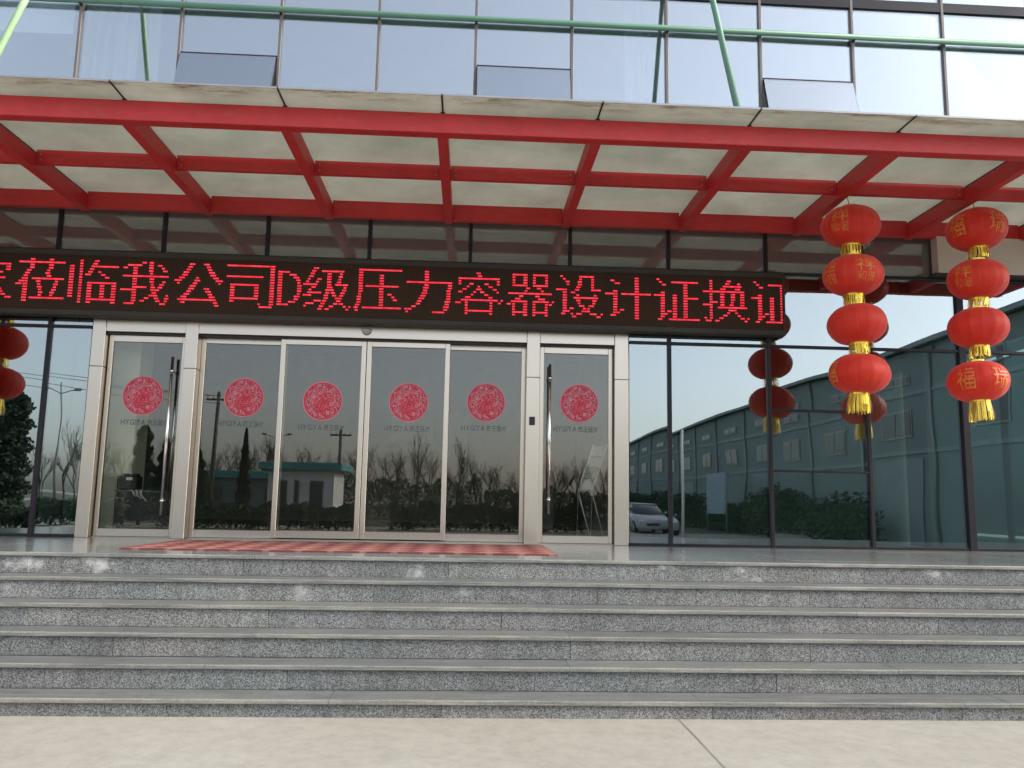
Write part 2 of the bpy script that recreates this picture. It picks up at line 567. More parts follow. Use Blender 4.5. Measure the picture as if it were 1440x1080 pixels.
def raster(ch, cols, rows, thin=True):
    """dots of a character: rows from the top; thin keeps level strokes one row high"""
    bvh = glyph(ch)[3]
    sub = 8
    grid = [[False] * cols for _ in range(rows)]
    for c in range(cols):
        x = (c + 0.5) / cols
        ins = []
        for k in range(rows * sub):
            y = 1 - (k + 0.5) / (rows * sub)
            ins.append(bvh.ray_cast(Vector((x, y, 1)), Vector((0, 0, -1)))[0] is not None)
        k = 0
        while k < rows * sub:
            if not ins[k]:
                k += 1
                continue
            e = k
            while e < rows * sub and ins[e]:
                e += 1
            if thin and (e - k) < 2.0 * sub:
                if e - k > 2:
                    grid[min(rows - 1, int((k + e) / 2 / sub))][c] = True
            else:
                for r in range(rows):
                    if k <= (r + 0.5) * sub < e:
                        grid[r][c] = True
            k = e
    return grid

# ------------------------------------------------------------------ dimensions
ZG = -0.958
LND, TRD, RIS, NOS = 2.381, 0.2555, 0.168, 0.034
MW, MX0 = 1.1811, -4.832
KMIN, KMAX = -3, 12
mx = lambda k: MX0 + MW * k
XL, XR = mx(KMIN), mx(KMAX)

# ------------------------------------------------------------------ ground
bm = bmesh.new()
v = [bm.verts.new(c) for c in ((-300, -300, ZG), (300, -300, ZG), (300, 60, ZG), (-300, 60, ZG))]
bm.faces.new(v)
tag(mesh_obj('ground', bm, M['concrete']), kind='structure')
for jx in (-8.6, -3.6, 1.388, 6.4, 11.4):
    bm = bmesh.new()
    pts = []
    n_ = 40
    for i in range(n_ + 1):
        y = -3.64 - i * 16.0 / n_
        w = 0.0028 + 0.002 * noise.noise((y * 3, jx, 0))
        cx = jx + 0.006 * noise.noise((y * 1.3, jx, 5))
        pts.append((bm.verts.new((cx - w, y, ZG + 0.004)), bm.verts.new((cx + w, y, ZG + 0.004))))
    for a, b in zip(pts, pts[1:]):
        bm.faces.new((a[0], b[0], b[1], a[1]))
    tag(mesh_obj('ground_joint', bm, M['joint']), kind='structure')
bm = bmesh.new()
v = [bm.verts.new(c) for c in ((-120, -200, ZG + 0.006), (120, -200, ZG + 0.006), (120, -33, ZG + 0.006), (-120, -33, ZG + 0.006))]
bm.faces.new(v)
tag(mesh_obj('lawn', bm, M['grass']), kind='structure')

# ------------------------------------------------------------------ steps
steps = thing('entrance_steps', (-1.3, -LND, ZG), None, None)
tag(steps, kind='structure')
SX0, SX1 = -10.2, 10.6
def slabs(seed, mean):
    r = random.Random(seed)
    x = SX0 - r.random() * mean
    cuts = [SX0]
    while x < SX1:
        if x > SX0 + 0.3:
            cuts.append(x)
        x += mean * r.uniform(0.92, 1.08)
    cuts.append(SX1)
    return list(zip(cuts, cuts[1:]))

def tread_slab(x0, x1, yf, yb, zt, jit):
    """slab with an eased, worn front edge of its own material"""
    g = 0.0012
    bm = bmesh.new()
    x0, x1 = x0 + g, x1 - g
    prof = [(yf + 0.006, zt - NOS), (yf, zt - NOS + 0.006), (yf, zt - 0.008), (yf + 0.003, zt - 0.002), (yf + 0.009, zt), (yb, zt), (yb, zt - NOS)]
    cx, cy, cz = (x0 + x1) / 2, yf, zt
    a = [bm.verts.new((x0 - cx, y - cy, z - cz)) for y, z in prof]
    b = [bm.verts.new((x1 - cx, y - cy, z - cz)) for y, z in prof]
    for i in range(len(prof)):
        j = (i + 1) % len(prof)
        f = bm.faces.new((a[i], a[j], b[j], b[i]))
        f.material_index = 1 if i in (0, 1, 2, 3) else 0
    bm.faces.new(a)
    bm.faces.new(b[::-1])
    bmesh.ops.recalc_face_normals(bm, faces=list(bm.faces))
    return mesh_obj('tread_slab', bm, [M['tread'], M['nosing']], steps, (cx, cy, cz + jit))

for i in range(6):
    yf, zt = -LND - i * TRD, -i * RIS
    if i:
        for j, (x0, x1) in enumerate(slabs(31 + i, 2.35)):
            tread_slab(x0, x1, yf, yf + TRD + 0.015, zt, rnd.uniform(-0.0015, 0.0015))
    for j, (x0, x1) in enumerate(slabs(80 + i, 1.72)):
        ry = yf + 0.02 + rnd.uniform(-0.0015, 0.0015)
        box('riser_slab', x0 + 0.0013, x1 - 0.0013, ry, ry + 0.02, (-(i + 1) * RIS + 0.0005) if i < 5 else ZG - 0.05, zt - NOS - 0.0005, M['riser'], steps, 0.0015, share=False)
bm = bmesh.new()
prof = [(-LND + 0.045, ZG - 0.2), (-LND + 0.045, -NOS - 0.002), (0.3, -NOS - 0.002), (0.3, ZG - 0.2)]
for i in range(1, 6):
    pass
prof = [(0.3, ZG - 0.2), (0.3, -NOS - 0.001)]
for i in range(6):
    prof += [(-LND - i * TRD + 0.042, -i * RIS - NOS - 0.001), (-LND - i * TRD + 0.042, -(i + 1) * RIS - NOS - 0.001)]
prof[-1] = (prof[-1][0], ZG - 0.2)
a = [bm.verts.new((SX0 + 0.01, y, z)) for y, z in prof]
b = [bm.verts.new((SX1 - 0.01, y, z)) for y, z in prof]
for i in range(len(prof)):
    j = (i + 1) % len(prof)
    bm.faces.new((a[i], a[j], b[j], b[i]))
bm.faces.new(a)
bm.faces.new(b[::-1])
bmesh.ops.recalc_face_normals(bm, faces=list(bm.faces))
mesh_obj('core', bm, M['grout'], steps)

landing = thing('landing', (-1.3, -LND, 0), None, None)
tag(landing, kind='structure')
for r_, (y0, y1) in enumerate(((-LND, -LND + 0.30), (-LND + 0.30, -LND + 1.10), (-LND + 1.10, -LND + 1.90), (-LND + 1.90, 0.06))):
    for x0, x1 in slabs(7 if r_ else 5, 2.35 if r_ == 0 else 0.8):
        if r_ == 0:
            o = tread_slab(x0, x1, y0, y1 - 0.001, 0, rnd.uniform(-0.0005, 0.0005))
            o.parent = landing
            o.location = ROOT[o] - ROOT[landing]
            o.name = 'landing_edge_slab'
            o.data.materials[0] = M['landing']
        else:
            box('landing_tile', x0 + 0.001, x1 - 0.001, y0 + 0.001, y1 - 0.001, -NOS, rnd.uniform(-0.0006, 0.0004), M['landing'], landing, 0.0012, share=False)

# ------------------------------------------------------------------ building
B = thing('office_building', (-1.3, 4, 0), 'office building with blue mirrored glass curtain wall and steel framed entrance', 'building')
ZTOP = 9.6
DOOR0, DOOR1 = -4.36, 1.77
Z1, Z2, ZB, ZV, ZS = 2.347, 3.235, 3.82, 5.716, 6.86

def pane(x0, x1, z0, z1, mat, parent=B, name='glass_pane'):
    o = box(name, x0, x1, 0.020, 0.030, z0, z1, mat, parent, 0.0, share=False)
    o.rotation_euler = (rnd.gauss(0, 0.0022), 0, rnd.gauss(0, 0.0026))
    return o

def mullion(x, z0, z1, w, mat, d=0.0):
    box('mullion', x - w / 2, x + w / 2, -0.012 - d, 0.10, z0, z1, mat, B, 0.003)

def transom(x0, x1, z, h, mat, d=0.0):
    box('transom', x0, x1, -0.009 - d, 0.09, z - h / 2, z + h / 2, mat, B, 0.003)

for k in range(KMIN, KMAX + 1):
    x = mx(k)
    wide = 0.085 if k in (9,) else 0.042
    inside = DOOR0 - 0.02 < x < DOOR1 + 0.02
    mullion(x, 2.52 if inside else 0.0, ZB + 0.1, wide, M['mullion'], 0.004 if k == 9 else 0)
    mullion(x, ZB + 0.1, ZTOP, 0.034, M['mullion_up'])
for k in range(KMIN, KMAX):
    x0, x1 = mx(k) + 0.021, mx(k + 1) - 0.021
    spans = [(x0, x1)]
    if x1 > DOOR0 and x0 < DOOR1:
        spans = []
        if x0 < DOOR0 - 0.03: spans = [(x0, DOOR0 - 0.012)]
        if x1 > DOOR1 + 0.03: spans = [(DOOR1 + 0.012, x1)]
    for a, b in spans:
        if k == 7:
            for za, zb in ((0.03, 0.872), (0.888, 1.58), (1.596, Z1 - 0.015)):
                pane(a, b, za, zb, M['curtain_glass'])
            transom(a, b, 0.88, 0.024, M['mullion'])
            transom(a, b, 1.588, 0.028, M['mullion'])
        else:
            pane(a, b, 0.03, Z1 - 0.015, M['curtain_glass'])
        transom(a, b, Z1, 0.032, M['mullion'])
        transom(a, b, 0.016, 0.03, M['mullion'])
        pane(a, b, Z1 + 0.015, Z2 - 0.012, M['curtain_glass'])
    if not spans or len(spans) and (spans[0][1] - spans[0][0]) < (x1 - x0) - 0.02:
        pass
    transom(x0, x1, Z2, 0.028, M['mullion'])
    pane(x0, x1, Z2 + 0.012, ZB - 0.01, M['spandrel'])
    transom(x0, x1, ZB, 0.03, M['mullion'])
    ux0, ux1 = mx(k) + 0.017, mx(k + 1) - 0.017
    if k in (1, 4, 7, 10, -2):
        pane(ux0, ux1, ZV + 0.012, ZS - 0.14, M['upper_glass'])
        transom(ux0, ux1, ZV, 0.030, M['mullion'])
        h = ZV - 0.02 - 4.75
        ang = math.radians(17)
        vf = bmesh.new()
        w = (ux1 - ux0) / 2 - 0.006
        for q in ((-w, w, -0.02, 0.015, -0.03, 0), (-w, w, -0.02, 0.015, -h, -h + 0.03), (-w, -w + 0.03, -0.02, 0.015, -h + 0.03, -0.03), (w - 0.03, w, -0.02, 0.015, -h + 0.03, -0.03)):
            bm_box(vf, *q)
        f = mesh_obj('vent_window', vf, M['mullion'], B, ((ux0 + ux1) / 2, 0.0, ZV - 0.018))
        f.rotation_euler = (-ang, 0, 0)
        pg = bmesh.new()
        bm_box(pg, -w + 0.004, w - 0.004, -0.026, -0.0205, -h + 0.004, -0.004)
        o = mesh_obj('vent_pane', pg, M['upper_glass'])
        o.parent = f
        pane(ux0, ux1, ZB + 0.015, 4.735, M['upper_glass'])
        transom(ux0, ux1, 4.745, 0.02, M['mullion'])
    else:
        pane(ux0, ux1, ZB + 0.015, ZS - 0.14, M['upper_glass'])
    transom(ux0, ux1, ZS - 0.07, 0.13, M['mullion'])
    pane(ux0, ux1, ZS, ZTOP, M['upper_glass'])
box('parapet', XL - 0.2, XR + 0.2, -0.15, 0.4, ZTOP + 0.001, ZTOP + 0.5, M['beige'], B, 0.01)
box('fascia_panel', 5.475, XR + 0.2, -0.15, -0.0125, 3.27, 3.72, M['beige'], B, 0.006)
box('fascia_trim', 5.44, XR + 0.2, -0.145, -0.013, 3.246, 3.2695, M['housing'], B, 0.002)
# rooms
box('lobby_floor', XL - 0.1, XR + 0.1, 0.11, 8.0, -0.2, -0.004, M['lobbyfloor'], B)
box('upper_floor', XL - 0.1, XR + 0.1, 0.12, 8.0, 3.45, 3.85, M['lobby'], B)
box('roof_slab', XL - 0.1, XR + 0.1, 0.12, 8.0, 6.9, 7.2, M['white'], B)
box('top_slab', XL - 0.1, XR + 0.1, 0.12, 8.0, ZTOP - 0.1, ZTOP + 0.2, M['lobby'], B)
box('back_wall', XL - 0.1, XR + 0.1, 8.001, 8.3, -0.2, ZTOP, M['lobby'], B)
box('end_wall', XL - 0.3, XL - 0.1, -0.02, 8.3, ZG, ZTOP, M['beige'], B)
for xx in (XR + 0.1,):  # unseen end wall, made of glass to let sunlight into the lobby
    for yy in range(5):
        ya = 0.12 + yy * 1.57
        for za, zb in ((0.03, 3.2), (3.25, ZTOP)):
            box('glass_pane', xx + 0.08, xx + 0.09, ya + 0.03, ya + 1.54, za, zb, M['curtain_glass'], B)
        box('mullion', xx + 0.04, xx + 0.13, ya - 0.03, ya + 0.03, -0.2, ZTOP, M['mullion'], B)
    box('end_base', xx, xx + 0.2, -0.02, 8.3, ZG, -0.201, M['beige'], B)
box('base_wall', XL - 0.1, XR + 0.1, 0.31, 8.3, ZG - 0.2, -0.21, M['grout'], B)
box('partition', 2.2, 2.35, 2.5, 8.0, 0, 3.449, M['lobby'], B)
box('partition', -4.36, -4.0, 0.50, 0.9, 0, 3.449, M['cream'], B, 0.01)
box('pilaster', -4.70, -4.58, 0.40, 0.55, 0, 3.449, M['cream'], B, 0.01)
tube('column', [(-4.93, 0.5, 0), (-4.93, 0.5, 3.449)], 0.15, M['white'], B, 24)
box('column', 5.57, 6.09, 0.45, 0.97, 0, 3.449, M['white'], B, 0.01)
box('column', 0.95, 1.45, 5.2, 5.7, 0, 3.449, M['lobby'], B, 0.01)
for x0, x1, z0, z1 in ((-1.69, -0.81, 1.65, 2.19), (-0.62, -0.09, 1.63, 2.24)):
    tag(box('notice_board', x0, x1, 7.9, 7.98, z0, z1, M['white'], None, 0.005), 'pale notice board on the lobby back wall, %s one' % ('wider' if x1 - x0 > 0.7 else 'narrower'), 'board', 'boards on the lobby wall')

# doors
def post(x0, x1):
    zj = 1.90
    box('door_post', x0, x1, 0.0, 0.16, 0.0, zj - 0.0012, M['steel'], B, 0.004)
    box('door_post', x0, x1, 0.0, 0.16, zj + 0.0012, 2.52, M['steel'], B, 0.004)
for x0, x1 in ((-4.36, -4.215), (-3.325, -3.182), (0.578, 0.733), (1.608, 1.77)):
    post(x0, x1)
for x0, x1, y in ((-4.2145, -3.3255, 0.012), (-3.1815, 0.5775, 0.008), (0.7335, 1.6075, 0.012)):
    box('door_header', x0, x1, y, 0.17, 2.306, 2.52, M['steel'], B, 0.003)
    box('head_gap', x0, x1, 0.05, 0.16, 2.284, 2.3055, M['rubber'], B)
def door(x0, x1, y, z0, z1, st, name='door', top=0.078, bot=0.085):
    bm = bmesh.new()
    for q in ((x0, x0 + st, z0, z1), (x1 - st, x1, z0, z1), (x0 + st, x1 - st, z1 - top, z1), (x0 + st, x1 - st, z0, z0 + bot)):
        b2 = bm_box(bm, q[0] - x0, q[1] - x0, 0, 0.045, q[2], q[3])
    bmesh.ops.bevel(bm, geom=list(bm.edges), offset=0.003, segments=1, affect='EDGES')
    f = mesh_obj(name, bm, M['steel'], B, (x0, y, 0))
    box('pane', x0 + st, x1 - st, y + 0.018, y + 0.026, z0 + bot, z1 - top, M['door_glass'], f)
    return f
def handle(f, x, z0, z1, y):
    """long pull bar with two stand-offs, outside and inside the pane"""
    tube('handle', [(x, y - 0.07, z0), (x, y - 0.07, z1)], 0.017, M['chrome'], f, 14)
    tube('handle', [(x, y + 0.12, z0), (x, y + 0.12, z1)], 0.017, M['chrome'], f, 14)
    for z in (z0 + 0.16, z1 - 0.16):
        tube('handle_bracket', [(x, y - 0.07, z), (x, y + 0.12, z)], 0.011, M['chrome'], f, 10)
        tube('handle_collar', [(x, y - 0.07, z - 0.014), (x, y - 0.07, z + 0.014)], 0.024, M['chrome'], f, 14)

yd = 0.10
d1 = door(-4.205, -3.335, yd, 0.012, 2.283, 0.048)
handle(d1, -3.455, 0.25, 2.03, yd)
d2 = door(-3.181, -2.195, yd + 0.05, 0.012, 2.300, 0.05, 'fixed_door_panel')
d3 = door(-2.262, -1.2815, yd - 0.02, 0.022, 2.300, 0.056, 'sliding_door')
d4 = door(-1.2745, -0.312, yd - 0.02, 0.022, 2.300, 0.056, 'sliding_door')
d5 = door(-0.372, 0.577, yd + 0.05, 0.012, 2.300, 0.05, 'fixed_door_panel')
d6 = door(0.742, 1.598, yd, 0.012, 2.283, 0.048)
handle(d6, 0.853, 0.34, 2.06, yd)
box('door_sill', -4.2145, 1.6075, 0.07, 0.22, -0.001, 0.010, M['steel'], B, 0.002)
# header sensor and reader
bm = bmesh.new()
bmesh.ops.create_uvsphere(bm, u_segments=20, v_segments=12, radius=0.058)
bmesh.ops.delete(bm, geom=[v for v in bm.verts if v.co.z > 0.02], context='VERTS')
for v in bm.verts: v.co.y *= 0.7
bmesh.ops.holes_fill(bm, edges=list(bm.edges))
mesh_obj('motion_sensor', bm, pm('sensor_grey', (0.35, 0.34, 0.32), 0.3), B, (-1.28, -0.012, 2.40), True)
box('card_reader', 0.617, 0.683, -0.022, -0.0005, 1.345, 1.44, M['rubber'], B, 0.006)

# stickers and lettering
stick = [(-3.79, 1.59, d1, 'on the hinged door in front of the black cabinet'),
         (-2.667, 1.602, d2, 'on the fixed pane beside the hinged door with the cabinet'),
         (-1.757, 1.575, d3, 'on the sliding door nearer to the round column'),
         (-0.775, 1.583, d4, 'on the sliding door nearer to the card reader'),
         (0.121, 1.613, d5, 'on the fixed pane right beside the card reader post'),
         (1.21, 1.623, d6, 'on the hinged door in front of the brochure stand')]
def disc_ring(bm, r0, r1, seg, y):
    a = [bm.verts.new((r0 * math.cos(t), y, r0 * math.sin(t))) for t in (2 * math.pi * k / seg for k in range(seg))] if r0 else None
    b = [bm.verts.new((r1 * math.cos(t), y, r1 * math.sin(t))) for t in (2 * math.pi * k / seg for k in range(seg))]
    if a:
        for k in range(seg):
            bm.faces.new((a[k], a[(k + 1) % seg], b[(k + 1) % seg], b[k]))
    else:
        bm.faces.new(b)
vs, tris, asp, _ = glyph('福')
fu = bmesh.new()
fv = [fu.verts.new(((v.x - 0.5) * 0.15, 0, (v.y - 0.5) * 0.15)) for v in vs]
for t in tris:
    try: fu.faces.new([fv[i] for i in t])
    except ValueError: pass
fu_me = bpy.data.meshes.new('lucky_character')
fu.to_mesh(fu_me)
fu_me.materials.append(M['papered'])
SR = 0.226
sm = []
for nm, parts_, mt in (('paper_cut', ((0, SR - 0.022, 0.0),), 'papercut'), ('border', ((SR - 0.024, SR - 0.011, -0.0006),), 'papered'), ('rim', ((SR - 0.012, SR, -0.0003),), 'papink')):
    bm = bmesh.new()
    for p in parts_: disc_ring(bm, p[0], p[1], 56, p[2])
    me = bpy.data.meshes.new(nm)
    bm.to_mesh(me)
    me.materials.append(M[mt])
    sm.append(me)
for i, (x, z, dr, where) in enumerate(stick):
    y = ROOT[dr].y + 0.0172
    st = thing('paper_cut_sticker', (x, y, z), 'round red paper-cut sticker ' + where, 'sticker', 'round paper-cut stickers on the doors')
    ob = [mesh_obj(me.name, me, None, st, (x, y, z)) for me in sm]
    mesh_obj('lucky_character', fu_me, None, st, (x - 0.03, y - 0.0009, z - 0.07))
    for o in ob: o.rotation_euler = (0, rnd.uniform(-0.12, 0.12), 0)
def lettering(text, x, y, z, h, width, mat, parent, name):
    bm = bmesh.new()
    items = []
    tot = 0
    for ch in text:
        if ch == ' ':
            items.append((None, 0.25 * h)); tot += 0.25 * h; continue
        a = glyph(ch)[2]
        w = h * min(a, 1.15)
        items.append((ch, w)); tot += w + 0.16 * h
    k = width / tot
    cx = -width / 2
    for ch, w in items:
        if ch:
            vs, tris, _, _ = glyph(ch, 0.007)
            fv = [bm.verts.new((cx + v.x * w * k, 0, v.y * h)) for v in vs]
            for t in tris:
                try: bm.faces.new([fv[i] for i in t])
                except ValueError: pass
            cx += (w + 0.16 * h) * k
        else:
            cx += w * k
    return mesh_obj(name, bm, mat, parent, (x, y, z))
for (x, z, dr, _), tx in zip(stick, (-3.745, -2.686, -1.757, -0.778, 0.105, 1.175)):
    lettering('HYGIYA 西王医疗', tx, ROOT[dr].y + 0.0168, z - 0.335, 0.062, 0.53, M['decal'], dr, 'lettering')

# pipe along the wall
box_pipe = tube('wall_pipe', [(XL - 0.2, -0.052, 6.30), (XR + 0.2, -0.052, 6.30)], 0.036, M['green'], None, 14)
tag(box_pipe, 'green painted pipe running level along the upper glass wall', 'pipe')
for k in range(KMIN, KMAX + 1):
    if k % 2 == 0:
        box('bracket', mx(k) - 0.015, mx(k) + 0.015, -0.06, -0.0125, 6.257, 6.266, M['mullion'], box_pipe)

# ------------------------------------------------------------------ canopy
CN = thing('entrance_canopy', (-1.3, -0.1, 3.7), 'red steel canopy with milky glass panels over the entrance', 'canopy')
ZC0, ZC1 = 3.70, 3.868
BX0, BS = -3.156, 1.3904
bx = lambda k: BX0 + BS * k
KB = range(-4, 9)
cl, cr = bx(KB[0]) - 0.05, bx(KB[-1]) + 0.05
box('front_beam', cl, cr, -2.475, -2.416, 3.690, 3.872, M['red'], CN, 0.004)
fb = bmesh.new()
for q in ((cl, cr, -2.4155, -2.36, 3.690, 3.702), (cl, cr, -2.4155, -2.36, 3.86, 3.872)):
    bm_box(fb, *q)
mesh_obj('front_beam_flange', fb, M['red'], CN)
for k in KB:
    x = bx(k)
    box('cross_beam', x - 0.047, x + 0.047, -2.359, -0.02, ZC0, ZC1, M['red'], CN, 0.004)
for a, b in zip(KB, KB[1:]):
    x0, x1 = bx(a) + 0.0475, bx(b) - 0.0475
    box('purlin', x0, x1, -1.25, -1.18, 3.764, 3.9045, M['red'], CN, 0.003)
    box('rear_beam', x0, x1, -0.118, -0.05, 3.708, 3.9045, M['red'], CN, 0.003)
for a, b in zip(KB, KB[1:]):
    g = 0.007
    for y0, y1 in ((-2.733, -1.265), (-1.255, -0.03)):
        o = box('glass_panel', bx(a) + g, bx(b) - g, y0, y1, 3.905, 3.917, M['canopy'], CN, 0.0, share=False)
for k in KB:
    box('glass_seal', bx(k) - g, bx(k) + g, -2.734, -0.03, 3.899, 3.920, M['rubber'], CN)
    box('glass_packer', bx(k) - 0.02, bx(k) + 0.02, -2.44, -0.03, 3.8725, 3.8985, M['rubber'], CN)
for a, b in zip(KB, KB[1:]):
    box('glass_edge_trim', bx(a) + g, bx(b) - g, -2.739, -2.7335, 3.903, 3.920, M['greypole'], CN)
for k in KB:
    x = bx(k)
    for sg in (-1, 1):
        pl = box('end_plate', x + sg * 0.092 - 0.04, x + sg * 0.092 + 0.04, -1.2535, -1.2505, 3.772, 3.875, M['red'], CN, 0.001)
        for zz in (3.795, 3.852):
            tube('bolt', [(x + sg * 0.10, -1.2535, zz), (x + sg * 0.10, -1.264, zz)], 0.009, M['greypole'], pl, 6, False)
for k in (-4, -1, 4, 8):
    x = bx(k)
    y0, z0, sl = -2.235, 3.93, 2.233
    tube('tie_rod', [(x, y0, z0 + 0.02), (x, -0.02, z0 + sl * 2.225)], 0.032, M['palegreen' if k == -1 else 'green'], CN, 12)
    tube('rod_clevis', [(x, y0 - 0.03, 3.91), (x, y0 + 0.03, z0 + 0.12)], 0.042, M['palegreen' if k == -1 else 'green'], CN, 10)

# ------------------------------------------------------------------ LED sign
LX0, LX1, LY = -6.19, 3.588, -0.18
LED = thing('led_sign', (-1.3, -0.1, 2.44), 'long black scrolling sign with glowing red dot characters above the doors', 'sign')
bm = bmesh.new()
for q in ((LX0, LX1, LY, -0.02, 2.442, 2.502), (LX0, LX1, LY, -0.02, 3.128, 3.190), (LX0, LX0 + 0.035, LY, -0.02, 2.502, 3.128), (LX1 - 0.028, LX1, LY, -0.02, 2.502, 3.128)):
    bm_box(bm, *q)
bmesh.ops.bevel(bm, geom=list(bm.edges), offset=0.006, segments=2, affect='EDGES')
mesh_obj('housing', bm, M['housing'], LED)
box('display_panel', LX0 + 0.034, LX1 - 0.027, LY + 0.014, -0.02, 2.501, 3.129, M['ledboard'], LED)
ROWS, COLS = 16, 34
CH, CW, PITCH = 0.505, 0.535, 0.575
rp, cp = CH / ROWS, CW / COLS
text = [('专', -6.33), ('家', -5.741), ('莅', -5.166), ('临', -4.591), ('我', -4.02), ('公', -3.431), ('司', -2.856), ('D', -2.281), ('级', -1.995), ('压', -1.418),
        ('力', -0.842), ('容', -0.265), ('器', 0.325), ('设', 0.893), ('计', 1.465), ('证', 2.037), ('换', 2.615), ('证', 3.187)]
for ch, x0 in text:
    cols = 17 if ch == 'D' else COLS
    zt = 3.085
    rows_ = ROWS
    if ch == 'D':
        rows_, zt = 13, 3.03
    g_ = raster(ch, cols, rows_)
    bm = bmesh.new()
    for r in range(rows_):
        c = 0
        while c < cols:
            if not g_[r][c]:
                c += 1
                continue
            e = c
            while e < cols and g_[r][e]:
                e += 1
            # widen single dots, keep runs inside the display
            xa, xb = x0 + c * cp, x0 + e * cp
            if e - c == 1: xb += cp * 0.6
            xa, xb = max(xa, LX0 + 0.04), min(xb, LX1 - 0.034)
            if xb - xa > 0.004:
                z = zt - (r + 0.5) * rp
                bm_box(bm, xa - x0, xb - x0, 0, 0.006, z - rp * 0.27 - 2.5, z + rp * 0.27 - 2.5)
            c = e
    if len(bm.faces):
        mesh_obj('led_character', bm, M['led'], LED, (x0, LY + 0.0075, 2.5))
    else:
        bm.free()

# ------------------------------------------------------------------ lanterns
RX, RZ = 0.298, 0.205
def lantern_body(bm, seg=32, ring=18):
    rows = []
    for i in range(ring + 1):
        t = -1.15 + 2.3 * i / ring
        z = RZ * math.sin(t) / math.sin(1.15) * 0.95
        r = RX * math.cos(t * 0.985) ** 0.86
        rows.append([bm.verts.new((r * (1 + 0.012 * math.cos(16 * a)) * math.cos(a), r * (1 + 0.012 * math.cos(16 * a)) * math.sin(a), z)) for a in (2 * math.pi * k / seg for k in range(seg))])
    for a, b in zip(rows, rows[1:]):
        for k in range(seg):
            bm.faces.new((a[k], a[(k + 1) % seg], b[(k + 1) % seg], b[k]))
    bm.faces.new(rows[0][::-1])
    bm.faces.new(rows[-1])
def surf(a, z, off=0.0):
    s = max(-1, min(1, z / (RZ * 0.95) * math.sin(1.15)))
    t = math.asin(s)
    r = RX * math.cos(t * 0.985) ** 0.86 * 1.013 + off
    return Vector((r * math.cos(a), r * math.sin(a), z))
bm = bmesh.new()
lantern_body(bm, 64, 18)
body_me = bpy.data.meshes.new('lantern')
bm.to_mesh(body_me); bm.free()
body_me.materials.append(M['silk'])
for p in body_me.polygons: p.use_smooth = True
bm = bmesh.new()
for k in range(16):
    a = 2 * math.pi * (k + 0.5) / 16
    da = 0.004
    vsr = [(bm.verts.new(surf(a - da, z, 0.001)), bm.verts.new(surf(a + da, z, 0.001))) for z in [RZ * (-0.8 + 1.6 * i / 14) for i in range(15)]]
    for p, q in zip(vsr, vsr[1:]): bm.faces.new((p[0], p[1], q[1], q[0]))
rib_me = bpy.data.meshes.new('ribs')
bm.to_mesh(rib_me); bm.free()
rib_me.materials.append(M['goldprint'])
def fringe(h, r, flare, n_, seed):
    r_ = random.Random(seed)
    bm = bmesh.new()
    bm_tube(bm, [(0, 0, 0), (0, 0, -0.03)], r, 20)
    for k in range(n_):
        a = 2 * math.pi * k / n_ + r_.uniform(-0.05, 0.05)
        l_ = h * r_.uniform(0.9, 1.04)
        rr = r * (1 + flare * r_.uniform(0.3, 1.0))
        w = 0.5 * 2 * math.pi * r / n_ * r_.uniform(0.6, 0.95)
        t = Vector((-math.sin(a), math.cos(a), 0))
        p0, p1, p2 = Vector((r * math.cos(a), r * math.sin(a), -0.028)), Vector((rr * math.cos(a + r_.uniform(-.1, .1)), rr * math.sin(a), -0.028 - l_ * 0.5)), Vector((rr * math.cos(a + r_.uniform(-.12, .12)), rr * math.sin(a), -l_))
        q = [bm.verts.new(p + t * s * w) for p in (p0, p1, p2) for s in (-1, 1)]
        bm.faces.new((q[0], q[1], q[3], q[2]))
        bm.faces.new((q[2], q[3], q[5], q[4]))
    me = bpy.data.meshes.new('fringe')
    bm.to_mesh(me); bm.free()
    me.materials.append(M['gold'])
    return me
collar_me = [fringe(0.135, 0.097, 0.12, 46, s) for s in (1, 2)]
tassel_me = fringe(0.22, 0.098, 0.25, 60, 3)
bm = bmesh.new()
bm_tube(bm, [(0, 0, 0), (0, 0, 0.012), (0, 0, 0.012), (0, 0, 0.036)], [0.10, 0.10, 0.085, 0.085], 24)
cap_me = bpy.data.meshes.new('cap')
bm.to_mesh(cap_me); bm.free()
cap_me.materials.append(M['gold'])
block = {}
def char_block(kind):
    if kind in block: return block[kind]
    bm = bmesh.new()
    items = {'a': [('祥', -0.5, 0.42, 1.0, 0.62), ('和', -0.5, -0.5, 0.46, 0.4), ('谐', 0.04, -0.5, 0.46, 0.4)],
             'b': [('福', -0.5, -0.5, 1.0, 1.0)], 'c': [('瑞', -0.5, -0.5, 1.0, 1.0)]}[kind]
    Wd, Hd = 0.185, 0.225
    for ch, u0, v0, w, h in items:
        if kind == 'a' and ch == '祥': v0 = -0.06
        n_ = 26
        g_ = raster(ch, n_, n_, False)
        for r in range(n_):
            c = 0
            while c < n_:
                if not g_[r][c]:
                    c += 1; continue
                e = c
                while e < n_ and g_[r][e] and e - c < 4: e += 1
                ua, ub = u0 + w * c / n_, u0 + w * e / n_
                va, vb = v0 + h * (1 - (r + 1) / n_), v0 + h * (1 - r / n_)
                q = [bm.verts.new(surf(u * Wd / RX, v_ * Hd, 0.0022)) for u, v_ in ((ua, va), (ub, va), (ub, vb), (ua, vb))]
                bm.faces.new(q)
                c = e
    me = bpy.data.meshes.new('gold_characters')
    bm.to_mesh(me); bm.free()
    me.materials.append(M['goldprint'])
    block[kind] = me
    return me

